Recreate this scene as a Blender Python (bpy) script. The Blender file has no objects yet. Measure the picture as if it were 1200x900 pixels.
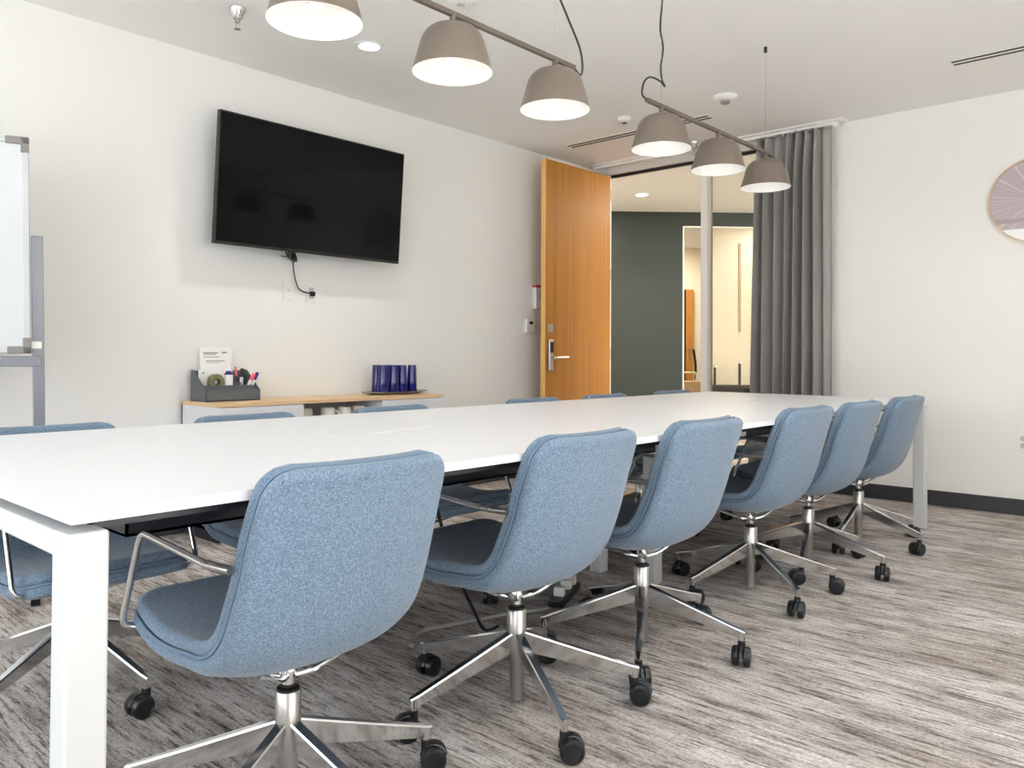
import bpy, bmesh, math, random
from mathutils import Vector, Matrix
random.seed(7)
PI = math.pi
S = bpy.context.scene
COL = S.collection
Vx = Vector

# ------------------------------------------------------------------ materials
def lin(c):
    f = lambda v: v / 12.92 if v <= .04045 else ((v + .055) / 1.055) ** 2.4
    return tuple(f(v / 255) for v in c) + (1,)

def mat(name, rgb, rough=.5, metal=0., spec=.5, **kw):
    m = bpy.data.materials.new(name); m.use_nodes = True
    b = m.node_tree.nodes['Principled BSDF']
    b.inputs['Base Color'].default_value = lin(rgb)
    b.inputs['Roughness'].default_value = rough
    b.inputs['Metallic'].default_value = metal
    b.inputs['Specular IOR Level'].default_value = spec
    for k, v in kw.items(): b.inputs[k.replace('_', ' ')].default_value = v
    return m

def nodes(m): return m.node_tree.nodes, m.node_tree.links, m.node_tree.nodes['Principled BSDF']

def coords(m, scale, kind='Object', rot=(0, 0, 0)):
    N, L, b = nodes(m)
    tc = N.new('ShaderNodeTexCoord'); mp = N.new('ShaderNodeMapping')
    mp.inputs['Scale'].default_value = scale; mp.inputs['Rotation'].default_value = rot
    L.new(tc.outputs[kind], mp.inputs['Vector'])
    return mp.outputs['Vector']

def noise(m, vec, scale, detail=4., rough=.55):
    N, L, b = nodes(m)
    n = N.new('ShaderNodeTexNoise'); n.inputs['Scale'].default_value = scale
    n.inputs['Detail'].default_value = detail; n.inputs['Roughness'].default_value = rough
    L.new(vec, n.inputs['Vector']); return n.outputs['Fac']

def ramp(m, fac, stops):
    N, L, b = nodes(m)
    r = N.new('ShaderNodeValToRGB'); e = r.color_ramp.elements
    while len(e) < len(stops): e.new(.5)
    for k, (p, c) in enumerate(stops):
        e[k].position = p; e[k].color = lin(c)
    L.new(fac, r.inputs['Fac']); return r.outputs['Color']

def mix(m, a, b_, fac, blend='MIX'):
    N, L, b = nodes(m)
    x = N.new('ShaderNodeMix'); x.data_type = 'RGBA'; x.blend_type = blend
    for s, v in ((0, fac), (6, a), (7, b_)):
        if hasattr(v, 'links') or hasattr(v, 'is_linked') and not isinstance(v, (int, float, tuple)): L.new(v, x.inputs[s])
        else: x.inputs[s].default_value = v
    return x.outputs[2]

def bump(m, fac, strength, dist=.002):
    N, L, b = nodes(m)
    u = N.new('ShaderNodeBump'); u.inputs['Strength'].default_value = strength
    u.inputs['Distance'].default_value = dist
    L.new(fac, u.inputs['Height']); L.new(u.outputs['Normal'], b.inputs['Normal'])

def setcol(m, out):
    N, L, b = nodes(m); L.new(out, b.inputs['Base Color'])

def emit(name, rgb, strength):
    m = mat(name, (255, 255, 255), .5)
    b = m.node_tree.nodes['Principled BSDF']
    b.inputs['Emission Color'].default_value = lin(rgb); b.inputs['Emission Strength'].default_value = strength
    return m

M = {}
m = M['wall'] = mat('wall_paint', (240, 239, 235), .85, spec=.2)
bump(m, noise(m, coords(m, (1, 1, 1)), 260, 3), .08, .001)
m = M['ceiling'] = mat('ceiling_paint', (244, 243, 239), .9, spec=.15)
bump(m, noise(m, coords(m, (1, 1, 1)), 220, 3), .06, .001)
m = M['green'] = mat('green_grey_paint', (60, 67, 66), .8, spec=.25)
bump(m, noise(m, coords(m, (1, 1, 1)), 260, 3), .05, .001)
M['cream'] = mat('cream_paint', (236, 226, 204), .6, spec=.3)
M['tan'] = mat('tan_seat_and_reflection', (190, 165, 128), .5)
M['base'] = mat('charcoal_baseboard', (52, 52, 56), .5)
M['white'] = mat('white_laminate', (224, 225, 228), .38, spec=.4)
bump(M['white'], noise(M['white'], coords(M['white'], (1, 1, 1)), 500, 2), .02, .0005)
M['white_metal'] = mat('white_powdercoat', (198, 200, 200), .42)
M['plastic'] = mat('white_plastic', (240, 239, 235), .4)
M['plate_line'] = mat('light_grey_plastic', (196, 194, 190), .5)
M['chrome'] = mat('polished_chrome', (226, 226, 226), .13, 1.)
M['brushed'] = mat('satin_steel', (188, 186, 182), .3, 1.)
M['black'] = mat('black_plastic', (22, 23, 25), .32)
M['rubber'] = mat('black_rubber', (26, 26, 28), .6)
M['screen'] = mat('black_glass', (9, 10, 10), .07, spec=.14)
M['bezel'] = mat('black_bezel', (14, 14, 14), .35)
M['dark'] = mat('charcoal_steel', (44, 46, 52), .5)
M['greyframe'] = mat('grey_aluminium', (132, 134, 140), .38, .55)
M['corner'] = mat('grey_plastic_corner', (134, 130, 126), .5)
M['board'] = mat('whiteboard_enamel', (208, 211, 212), .2)
M['organizer'] = mat('slate_grey_plastic', (92, 96, 100), .5)
M['taupe'] = mat('taupe_lacquer', (111, 100, 89), .45)
M['lining'] = mat('white_lacquer', (238, 237, 233), .5)
M['brownrail'] = mat('taupe_rail', (98, 88, 78), .45)
M['cable_grey'] = mat('grey_cable', (150, 146, 140), .5)
M['bluegl'] = mat('cobalt_glass', (14, 16, 104), .1, spec=.6)
M['bluegl'].node_tree.nodes['Principled BSDF'].inputs['Coat Weight'].default_value = .3
M['ceramic'] = mat('white_ceramic', (240, 238, 232), .25)
M['red'] = mat('red_enamel', (186, 32, 44), .4)
M['pink'] = mat('pink_plastic', (232, 92, 110), .45)
M['navy'] = mat('navy_plastic', (32, 34, 110), .45)
M['olive'] = mat('olive_plastic', (120, 118, 84), .5)
M['paper'] = mat('white_paper', (244, 243, 239), .8)
M['ink'] = mat('grey_ink', (150, 150, 150), .8)
M['mullion'] = mat('pale_aluminium', (242, 240, 235), .4)
M['mullion_shade_side'] = mat('shaded_aluminium', (214, 206, 192), .4)  # pale column metal, darkened in colour for its shaded side
M['black_gasket'] = mat('black_gasket', (24, 22, 20), .6)
M['header'] = mat('grey_header', (216, 212, 205), .5)
M['led'] = emit('downlight_lens', (255, 250, 240), 14)
M['led_warm'] = emit('corridor_lens', (255, 240, 214), 14)
M['bulb'] = mat('bulb_glass', (250, 250, 246), .3)
M['trayw'] = mat('pewter_tray', (150, 140, 128), .3, .6)

m = M['glass'] = bpy.data.materials.new('clear_glass'); m.use_nodes = True
N, L = m.node_tree.nodes, m.node_tree.links; N.clear()
o = N.new('ShaderNodeOutputMaterial'); mx = N.new('ShaderNodeMixShader'); t = N.new('ShaderNodeBsdfTransparent')
g = N.new('ShaderNodeBsdfGlossy'); g.inputs['Roughness'].default_value = .02
t.inputs['Color'].default_value = (.97, .98, .97, 1)
fr = N.new('ShaderNodeFresnel'); fr.inputs['IOR'].default_value = 1.35
L.new(fr.outputs[0], mx.inputs[0]); L.new(t.outputs[0], mx.inputs[1]); L.new(g.outputs[0], mx.inputs[2]); L.new(mx.outputs[0], o.inputs[0])

# woven wool upholstery: blue melange
def fabric(name, dark, mid, light):
    m = mat(name, mid, .95, spec=.15)
    b = m.node_tree.nodes['Principled BSDF']
    b.inputs['Sheen Weight'].default_value = .25; b.inputs['Sheen Roughness'].default_value = .5
    v = coords(m, (1, 1, 1))
    n1 = noise(m, v, 330, 4, .75); n2 = noise(m, v, 150, 3, .7)
    c = mix(m, ramp(m, n1, [(.33, dark), (.5, mid), (.67, light)]), ramp(m, n2, [(.3, dark), (.7, light)]), .3)
    setcol(m, c); bump(m, n1, .45, .0015)
    return m
M['fabric'] = fabric('blue_wool', (64, 82, 100), (99, 119, 139), (143, 162, 180))
M['piping'] = mat('slate_piping', (104, 125, 146), .9)

# carpet: streaks run along X, laid as planks
m = M['carpet'] = mat('streaked_carpet', (180, 172, 166), .97, spec=.08)
v1 = coords(m, (1.6, 9, 1)); v2 = coords(m, (5, 50, 1)); v3 = coords(m, (.7, 1.3, 1))
n1 = noise(m, v1, 1.5, 6, .7); n2 = noise(m, v2, 1.5, 6, .78); n3 = noise(m, v3, 115, 5, .85); n4 = noise(m, coords(m, (1, 3, 1)), .9, 2)
c = ramp(m, n1, [(.32, (152, 144, 140)), (.45, (198, 193, 190)), (.57, (228, 225, 223))])
c = mix(m, c, ramp(m, n2, [(.36, (112, 102, 96)), (.44, (190, 183, 179)), (.495, (252, 251, 250)), (.7, (255, 255, 255))]), .95, 'MULTIPLY')
c = mix(m, c, ramp(m, n3, [(.33, (92, 86, 82)), (.45, (222, 219, 217)), (.55, (255, 255, 255))]), .9, 'MULTIPLY')
c = mix(m, c, ramp(m, n4, [(.35, (226, 221, 217)), (.6, (255, 255, 255))]), 1., 'MULTIPLY')
N, L, b = nodes(m)
br = N.new('ShaderNodeTexBrick'); br.inputs['Scale'].default_value = 1; br.inputs['Mortar Size'].default_value = .0018
br.inputs['Brick Width'].default_value = 1.0; br.inputs['Row Height'].default_value = .25
br.inputs['Color1'].default_value = (1, 1, 1, 1); br.inputs['Color2'].default_value = (.93, .93, .93, 1); br.inputs['Mortar'].default_value = (.86, .86, .86, 1)
L.new(coords(m, (1, 1, 1)), br.inputs['Vector'])
c = mix(m, c, br.outputs['Color'], 1., 'MULTIPLY')
setcol(m, c); bump(m, n3, .6, .004)

def wood(name, a, b_, c_, axis, rough=.4):
    m = mat(name, b_, rough, spec=.35)
    sc = {'x': (1.2, 40, 40), 'y': (40, 1.2, 40), 'z': (34, 34, .7)}[axis]
    v = coords(m, sc); n1 = noise(m, v, 1.3, 5, .6)
    n2 = noise(m, coords(m, tuple(k * .25 for k in sc)), 1.1, 2)
    c = mix(m, ramp(m, n1, [(.3, a), (.5, b_), (.72, c_)]), ramp(m, n2, [(.3, a), (.7, c_)]), .35)
    setcol(m, c); return m
M['oak'] = wood('honey_oak', (172, 110, 38), (185, 124, 50), (196, 140, 64), 'z')
M['lit_maple'] = wood('lit_lipping', (226, 176, 104), (234, 186, 116), (240, 196, 130), 'z')  # lipping wood, brightened in colour for the light on the latch edge
M['ash'] = wood('pale_ash', (196, 172, 144), (208, 186, 158), (220, 200, 174), 'z')
M['birch'] = wood('pale_oak_top', (206, 172, 130), (222, 190, 150), (232, 204, 168), 'y')

m = M['curtain'] = mat('grey_drape', (160, 157, 153), .9, spec=.15)
bump(m, noise(m, coords(m, (300, 300, 120)), 1, 3), .3, .001)

# round wall piece: mauve fan of thin rays with a white foot
m = M['art'] = mat('mauve_fan_print', (186, 174, 176), .6)
N, L, b = nodes(m)
tc = N.new('ShaderNodeTexCoord'); sp = N.new('ShaderNodeSeparateXYZ'); L.new(tc.outputs['Object'], sp.inputs[0])
at = N.new('ShaderNodeMath'); at.operation = 'ARCTAN2'; L.new(sp.outputs['Z'], at.inputs[0]); L.new(sp.outputs['X'], at.inputs[1])
cb = N.new('ShaderNodeCombineXYZ'); L.new(at.outputs[0], cb.inputs[0])
nr = N.new('ShaderNodeTexNoise'); nr.inputs['Scale'].default_value = 9; nr.inputs['Detail'].default_value = 3; L.new(cb.outputs[0], nr.inputs['Vector'])
c = ramp(m, nr.outputs['Fac'], [(.35, (176, 164, 168)), (.55, (184, 172, 176)), (.64, (206, 195, 197))])
band = N.new('ShaderNodeMath'); band.operation = 'COMPARE'; band.inputs[1].default_value = -.118; band.inputs[2].default_value = .014; L.new(sp.outputs['Z'], band.inputs[0])
c = mix(m, c, lin((166, 153, 157)), band.outputs[0])
foot = N.new('ShaderNodeMath'); foot.operation = 'LESS_THAN'; foot.inputs[1].default_value = -.172; L.new(sp.outputs['Z'], foot.inputs[0])
c = mix(m, c, lin((246, 246, 244)), foot.outputs[0]); setcol(m, c)

# ------------------------------------------------------------------ mesh helpers
class MB:
    def __init__(s): s.bm = bmesh.new(); s.bev = False
    def box(s, a, b, bev=0., seg=2, M_=None):
        a, b = Vx(a), Vx(b)
        r = bmesh.ops.create_cube(s.bm, size=1); vs = r['verts']
        for v in vs: v.co = Vx([(a[i] + b[i]) / 2 + v.co[i] * (b[i] - a[i]) for i in range(3)])
        es = list({e for v in vs for e in v.link_edges})
        if bev > 0:
            s.bev = True
            r2 = bmesh.ops.bevel(s.bm, geom=es, offset=bev, segments=seg, profile=.5, affect='EDGES')
            vs = list({v for f in r2['faces'] for v in f.verts} | {v for v in vs if v.is_valid})
        if M_ is not None: bmesh.ops.transform(s.bm, matrix=M_, verts=vs)
        return s
    def lathe(s, prof, n=32, c=(0, 0, 0), M_=None, capb=False, capt=False):
        rings = []; allv = []
        for r, z in prof:
            if r < 1e-6:
                v = s.bm.verts.new((c[0], c[1], c[2] + z)); rings.append([v]); allv.append(v)
            else:
                ring = [s.bm.verts.new((c[0] + r * math.cos(2 * PI * k / n), c[1] + r * math.sin(2 * PI * k / n), c[2] + z)) for k in range(n)]
                rings.append(ring); allv += ring
        for A, B in zip(rings, rings[1:]):
            for k in range(n):
                k2 = (k + 1) % n
                if len(A) == 1 and len(B) == 1: continue
                if len(A) == 1: s.bm.faces.new((A[0], B[k2], B[k]))
                elif len(B) == 1: s.bm.faces.new((A[k], A[k2], B[0]))
                else: s.bm.faces.new((A[k], A[k2], B[k2], B[k]))
        if capb and len(rings[0]) > 1: s.bm.faces.new(list(reversed(rings[0])))
        if capt and len(rings[-1]) > 1: s.bm.faces.new(rings[-1])
        if M_ is not None: bmesh.ops.transform(s.bm, matrix=M_, verts=allv)
        return s
    def cyl(s, p, q, r, n=20, r2=None):
        p, q = Vx(p), Vx(q); d = q - p
        Mt = Matrix.Translation(p) @ d.to_track_quat('Z', 'Y').to_matrix().to_4x4()
        return s.lathe([(r, 0), (r2 if r2 is not None else r, d.length)], n, M_=Mt, capb=True, capt=True)
    def tube(s, pts, r, n=10, closed=False, sq=None):
        pts = [Vx(p) for p in pts]; m_ = len(pts); rings = []
        up = None
        for k in range(m_):
            if closed: d = pts[(k + 1) % m_] - pts[k - 1]
            else: d = pts[min(k + 1, m_ - 1)] - pts[max(k - 1, 0)]
            d.normalize()
            if up is None:
                up = Vx((0, 0, 1)) if abs(d.z) < .9 else Vx((1, 0, 0))
            up = (up - d * up.dot(d)).normalized(); sd = d.cross(up)
            ru, rs = (r, r) if sq is None else sq
            rings.append([s.bm.verts.new(pts[k] + up * ru * math.sin(2 * PI * j / n) + sd * rs * math.cos(2 * PI * j / n)) for j in range(n)])
        prs = list(zip(rings, rings[1:]))
        if closed: prs.append((rings[-1], rings[0]))
        for A, B in prs:
            for j in range(n): s.bm.faces.new((A[j], A[(j + 1) % n], B[(j + 1) % n], B[j]))
        if not closed:
            s.bm.faces.new(list(reversed(rings[0]))); s.bm.faces.new(rings[-1])
        return s
    def prism(s, poly, h0, h1, plane='xy'):
        f = {'xy': lambda p, h: (p[0], p[1], h), 'xz': lambda p, h: (p[0], h, p[1]), 'yz': lambda p, h: (h, p[0], p[1])}[plane]
        A = [s.bm.verts.new(f(p, h0)) for p in poly]; B = [s.bm.verts.new(f(p, h1)) for p in poly]
        n = len(poly)
        s.bm.faces.new(A); s.bm.faces.new(list(reversed(B)))
        for k in range(n): s.bm.faces.new((A[k], B[k], B[(k + 1) % n], A[(k + 1) % n]))
        return s
    def build(s, name, material, parent=None, smooth=35, loc=None, bevel=0.):
        bmesh.ops.recalc_face_normals(s.bm, faces=s.bm.faces[:])
        me = bpy.data.meshes.new(name); s.bm.to_mesh(me); s.bm.free()
        me.materials.append(material)
        if smooth:
            me.polygons.foreach_set('use_smooth', [True] * len(me.polygons))
            me.set_sharp_from_angle(angle=math.radians(smooth))
        o = bpy.data.objects.new(name, me); COL.objects.link(o)
        if parent is not None: o.parent = parent
        if loc is not None: o.location = loc
        if s.bev and smooth:
            wn = o.modifiers.new('weighted_normal', 'WEIGHTED_NORMAL'); wn.keep_sharp = True; wn.weight = 100
        if bevel:
            b = o.modifiers.new('bevel', 'BEVEL'); b.width = bevel; b.segments = 2; b.limit_method = 'ANGLE'
        return o

def smooth_pts(pts, n=6, closed=False):
    """Catmull-Rom through the points."""
    P = [Vx(p) for p in pts]; out = []
    m_ = len(P)
    for k in range(m_ if closed else m_ - 1):
        if closed: a, b, c, d = P[k - 1], P[k], P[(k + 1) % m_], P[(k + 2) % m_]
        else: a, b, c, d = P[max(k - 1, 0)], P[k], P[k + 1], P[min(k + 2, m_ - 1)]
        for j in range(n):
            t = j / n
            out.append(.5 * ((2 * b) + (c - a) * t + (2 * a - 5 * b + 4 * c - d) * t * t + (3 * b - a - 3 * c + d) * t ** 3))
    if not closed: out.append(P[-1])
    return out

def fillet(pts, r, n=6):
    P = [Vx(p) for p in pts]; out = [P[0]]
    for a, b, c in zip(P, P[1:], P[2:]):
        u = (a - b); w = (c - b); rr = min(r, u.length * .45, w.length * .45)
        p0 = b + u.normalized() * rr; p1 = b + w.normalized() * rr
        for j in range(n + 1):
            t = j / n; out.append((1 - t) ** 2 * p0 + 2 * t * (1 - t) * b + t * t * p1)
    out.append(P[-1]); return out

def tag(o, label=None, cat=None, group=None, kind=None):
    if label: o['label'] = label
    if cat: o['category'] = cat
    if group: o['group'] = group
    if kind: o['kind'] = kind
    return o
def empty(name, loc=(0, 0, 0), rz=0., label=None, cat=None, group=None, kind=None):
    o = bpy.data.objects.new(name, None); COL.objects.link(o); o.empty_display_size = .05
    o.location = loc; o.rotation_euler = (0, 0, rz)
    return tag(o, label, cat, group, kind)
def struct(o, label=None, cat=None): return tag(o, label, cat, kind='structure')
def copy_tree(o, parent=None):
    c = o.copy(); COL.objects.link(c)
    if parent is not None: c.parent = parent
    for ch in list(o.children): copy_tree(ch, c)
    return c

# ------------------------------------------------------------------ room constants (metres)
CZ = 2.67           # ceiling
XL = -4.295         # left wall
YF = 5.85           # far wall
XR, YB = 1.75, -1.9  # right and rear walls, outside the picture

# ------------------------------------------------------------------ shell
struct(MB().box((-9, YB - .2, -.12), (XR + .2, 16, 0)).build('floor', M['carpet'], smooth=0), 'grey brown streaked carpet of the meeting room', 'floor')
struct(MB().box((-9, YB - .2, CZ), (XR + .2, 16, CZ + .12)).build('ceiling', M['ceiling'], smooth=0), 'flat pale ceiling above the table', 'ceiling')
struct(MB().box((XL - .14, YB - .2, 0), (XL, YF + .14, CZ)).build('wall_left', M['wall'], smooth=0), 'off white wall carrying the television', 'wall')
XW = -2.2
struct(MB().box((XW, YF, 0), (XR + .2, YF + .14, CZ)).build('wall_far', M['wall'], smooth=0), 'off white wall right of the curtain', 'wall')

def window_wall(name, along, fixed, lo, hi, openings, sill, head, side):
    mb = MB()
    t0, t1 = (fixed, fixed + .2 * side) if side > 0 else (fixed - .2, fixed)
    def bx(a, b, z0, z1):
        if along == 'y': mb.box((t0, a, z0), (t1, b, z1))
        else: mb.box((a, t0, z0), (b, t1, z1))
    bx(lo, hi, 0, sill); bx(lo, hi, head, CZ)
    c = lo
    for a, b in openings + [(hi, hi)]:
        if a > c: bx(c, a, sill, head)
        c = b
    return struct(mb.build(name, M['wall'], smooth=0))
RW = [(.2, 1.2), (1.4, 2.4)]
BW = [(-3.9, -2.4), (-2.2, -.7), (-.5, 1.0)]
window_wall('wall_right', 'y', XR, YB - .2, YF + .14, RW, .25, 2.5, 1)
window_wall('wall_rear', 'x', YB, XL - .14, XR + .2, BW, .25, 2.5, -1)
nw = 2
for a, b in RW:
    mb = MB()
    for y in (a, b - .05, (a + b) / 2 - .02): mb.box((XR + .08, y, .25), (XR + .13, y + .05, 2.5))
    for z in (.25, 2.45): mb.box((XR + .085, a, z), (XR + .125, b, z + .05))
    w = struct(mb.build('window_%d' % nw, M['mullion'], smooth=0)); nw += 1
for a, b in BW:
    mb = MB()
    for x in (a, b - .05, (a + b) / 2 - .02): mb.box((x, YB - .13, .25), (x + .05, YB - .08, 2.5))
    for z in (.25, 2.45): mb.box((a, YB - .125, z), (b, YB - .085, z + .05))
    w = struct(mb.build('window_%d' % nw, M['mullion'], smooth=0)); nw += 1

struct(MB().box((XW, YF - .012, 0), (XR, YF, .1), .003).build('baseboard_far', M['base']), 'charcoal baseboard along the far wall', 'baseboard')
struct(MB().box((XL, YB, 0), (XL + .012, 5.75, .1), .003).build('baseboard_left', M['base']), 'charcoal baseboard along the television wall', 'baseboard')

# glazed front: door opening and sidelight
JX = -4.098
struct(MB().box((XL, YF, 0), (JX - .03, YF + .03, CZ)).build('wall_door', M['wall'], smooth=0))
struct(MB().box((JX - .03, YF - .005, 0), (JX + .0, YF + .012, 2.56), .003).build('trim_jamb', M['mullion']), 'pale aluminium jamb of the doorway', 'door frame')
hd = MB().box((JX - .03, YF - .03, 2.585), (XW, YF + .13, CZ))
hd = struct(hd.build('trim_header', M['header'], smooth=0), 'grey header above the doorway and glass', 'header')
MB().box((JX, YF + .0, 2.562), (XW, YF + .02, 2.5855)).build('gasket', M['black_gasket'], hd, smooth=0)
w = empty('window_1', (0, 0, 0), kind='structure', label='glazed side panel between pale column and grey curtain', cat='window')
MB().box((-3.21, YF, 0), (-3.150, YF + .06, 2.562), .004).build('column', M['mullion'], w)
MB().box((-3.150, YF + .006, 0), (-3.128, YF + .05, 2.562), .002).build('edge_strip', M['mullion_shade_side'], w)  # side of the pale column, shade put into its colour
MB().box((-3.128, YF + .034, .05), (XW, YF + .046, 2.562)).build('glass_pane', M['glass'], w, smooth=0)
MB().box((-3.128, YF + .02, 0), (XW, YF + .08, .05)).build('bottom_rail', M['mullion'], w, smooth=0)

# ceiling slots
def ceil_thing(name, loc, label, cat, group=None): return empty(name, loc, 0, label, cat, group)
def slot_vent(x0, x1, y, label):
    r = ceil_thing('slot_vent', ((x0 + x1) / 2, y, CZ), label, 'vent')
    h = (x1 - x0) / 2
    MB().box((-h - .02, -.055, -.004), (h + .02, .055, 0), .0015).build('frame', M['ceiling'], r)
    for dy in (-.026, .026):
        MB().box((-h, dy - .011, -.0055), (h, dy + .011, -.0035)).build('slot', M['black_gasket'], r, smooth=0)
slot_vent(-3.96, -2.72, 5.08, 'long twin slot air vent in the ceiling in front of the wooden door')
slot_vent(-1.18, .1, 5.07, 'long twin slot air vent in the ceiling near the top right of the photo')
r = ceil_thing('recessed_downlight', (-3.495, 2.70, CZ), 'small round lit recessed downlight above the television', 'ceiling light')
MB().lathe([(.075, 0), (.075, -.004), (.058, -.006), (.055, 0)], 32).build('trim_ring', M['plastic'], r)
MB().lathe([(.0, -.003), (.056, -.003)], 32).build('lens', M['led'], r)

def sprinkler(x, y, label, recess=True):
    r = ceil_thing('fire_sprinkler', (x, y, CZ), label, 'sprinkler')
    MB().lathe([(.042, 0), (.042, -.004), (.034, -.02), (.022, -.05), (.02, -.052), (.0, -.05)], 28).build('escutcheon', M['chrome'], r)
    mb = MB(); mb.cyl((0, 0, -.05), (0, 0, -.07), .011)
    for sx in (-1, 1): mb.tube(fillet([(sx * .008, 0, -.065), (sx * .014, 0, -.08), (sx * .005, 0, -.1)], .01), .003, 8)
    mb.cyl((0, 0, -.1), (0, 0, -.103), .016)
    mb.build('deflector', M['brushed'], r)
    return r
sprinkler(-3.60, 1.98, 'chrome ceiling sprinkler left of the nearest pendant shade')
sprinkler(-3.14, 5.62, 'chrome ceiling sprinkler half hidden behind a shade near the curtain track')
r = ceil_thing('smoke_detector', (-2.434, 4.758, CZ), 'white round smoke detector with clear tip above the far pendant', 'smoke detector')
MB().lathe([(.078, 0), (.078, -.008), (.066, -.022), (.045, -.03), (0, -.031)], 36).build('housing', M['plastic'], r)
MB().lathe([(.03, -.03), (.03, -.046), (.022, -.052), (0, -.053)], 24).build('chamber', M['brushed'], r)
r = ceil_thing('ceiling_sensor', (-3.189, 4.719, CZ), 'small white dome sensor with dark centre on the ceiling', 'sensor')
MB().lathe([(.05, 0), (.05, -.01), (.04, -.028), (.02, -.036), (0, -.036)], 32).build('dome', M['plastic'], r)
MB().lathe([(.014, -.035), (.014, -.041), (0, -.042)], 20).build('lens', M['black'], r)
r = ceil_thing('ceiling_speaker', (-2.718, 2.64, CZ), 'round white ceiling disc cut by the top edge of the photo', 'ceiling disc')
MB().lathe([(.075, 0), (.075, -.01), (.06, -.016), (0, -.016)], 32).build('cover', M['plastic'], r)
MB().lathe([(.02, -.016), (.02, -.022), (0, -.023)], 20).build('centre', M['plate_line'], r)

# ------------------------------------------------------------------ oak door leaf
d = empty('door_1', (JX, YF - .03, 0), kind='structure', label='tall honey oak door standing open along the left wall', cat='door')
DW = .895
MB().box((-.028, -DW, .008), (.018, -.0, 2.565), .0015).build('leaf', M['oak'], d)
MB().box((-.028, -DW - .002, .008), (.018, -DW, 2.565), .0005).build('lit_edge_band', M['lit_maple'], d)  # latch edge lipping, its lit look put into the paler wood colour
def on_door(y, z): return (.018, y - (YF - .03), z)
MB().box((0, -.033, -.03), (.006, .033, .03), .002).build('deadbolt_plate', M['brushed'], d, loc=on_door(4.985, 1.203))
lk = MB().box((0, -.028, -.125), (.02, .028, .125), .008, 3).build('lock_body', M['brushed'], d, loc=on_door(4.985, .985))
MB().box((.0195, -.018, .02), (.0225, .022, .105), .002).build('keypad', M['black'], lk)
mb = MB(); mb.cyl((.02, 0, -.02), (.055, 0, -.02), .011); mb.tube(fillet([(.05, 0, -.02), (.056, .02, -.02), (.056, .17, -.018)], .012), .009, 12)
mb.build('lever', M['chrome'], lk)
mb = MB(); mb.cyl((-.028, 0, 0), (-.075, 0, 0), .011); mb.tube([(-.07, 0, 0), (-.075, .12, 0)], .009, 12); mb.lathe([(.026, 0), (.026, .006), (0, .006)], 20, M_=Matrix.Translation((-.028, 0, 0)) @ Matrix.Rotation(-PI / 2, 4, 'Y'))
mb.build('inner_lever', M['chrome'], d, loc=(0, 4.985 - YF + .03, .945))
mb = MB()
for z in (.25, .95, 1.65, 2.35): mb.cyl((.012, .008, z), (.012, .008, z + .1), .008)
mb.build('hinge', M['brushed'], d)

# ------------------------------------------------------------------ corridor beyond the doorway
A0 = Vx((-5.367, 7.686)); DU = Vx((.715, .699)).normalized(); NU = Vx((-DU.y, DU.x))
RG = Matrix(((DU.x, NU.x, 0, A0.x), (DU.y, NU.y, 0, A0.y), (0, 0, 1, 0), (0, 0, 0, 1)))   # along, away, up
def gbox(mb, a, b, bev=0.): return mb.box(a, b, bev, M_=RG)
OA, OB, OZ = .835, 2.9, 2.505
mb = MB(); gbox(mb, (-1.6, 0, 0), (OA, .12, CZ)); gbox(mb, (OA, 0, OZ), (OB, .12, CZ)); gbox(mb, (OB, 0, 0), (7, .12, CZ))
struct(mb.build('wall_corridor', M['green'], smooth=0), 'dark green grey corridor wall seen through the doorway', 'wall')
mb = MB(); gbox(mb, (OA, -.006, 0), (OA + .015, .05, OZ)); gbox(mb, (OA, -.006, OZ - .015), (OB, .05, OZ))
struct(mb.build('trim_opening', M['mullion'], smooth=0), 'pale edge trim of the opening in the green corridor wall', 'trim')
mb = MB(); gbox(mb, (1.40, 1.0, .10), (5.0, 1.1, CZ))
cw = struct(mb.build('wall_cream', M['cream'], smooth=0), 'cream wall lit beyond the corridor opening', 'wall')
mb = MB(); gbox(mb, (1.825, .985, 1.3), (1.855, 1.0, 2.45), .002); mb.build('reflection_strip', M['tan'], cw)  # tan bar painted in for a reflection streak, not a wall part
mb = MB(); gbox(mb, (1.40, .985, .1), (1.435, 1.0, 2.6), .002); mb.build('edge_strip', M['mullion'], cw)
mb = MB(); gbox(mb, (1.40, .98, 0), (5, 1.1, .1)); struct(mb.build('baseboard_cream', M['base'], smooth=0))
mb = MB(); gbox(mb, (-3.0, 3.1, 0), (5, 3.2, CZ)); struct(mb.build('wall_beyond', M['cream'], smooth=0), 'pale end wall far down the corridor', 'wall')
dd = empty('door_2', (0, 0, 0), kind='structure', label='small distant oak door far down the corridor', cat='door')
mb = MB(); gbox(mb, (1.67, 3.05, 0), (1.785, 3.098, 2.02), .003); mb.build('leaf', M['oak'], dd)
mb = MB(); gbox(mb, (1.605, 3.05, 0), (1.66, 3.1, 2.02)); mb.build('frame', M['black_gasket'], dd, smooth=0)
mb = MB(); gbox(mb, (1.72, 3.03, .95), (1.74, 3.05, 1.1), .003); mb.build('handle', M['brushed'], dd)
cr = empty('black_credenza', (0, 0, 0), 0, 'low black shelving unit with upright posts beyond the glass panel', 'shelf unit')
mb = MB(); gbox(mb, (1.41, .70, .58), (2.0, .94, .62), .003); mb.build('top', M['black'], cr)
mb = MB(); gbox(mb, (1.41, .70, 0), (1.45, .94, .58)); gbox(mb, (1.96, .70, 0), (2.0, .94, .58)); gbox(mb, (1.45, .9, 0), (1.96, .94, .58)); mb.build('carcass', M['black'], cr)
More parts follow.
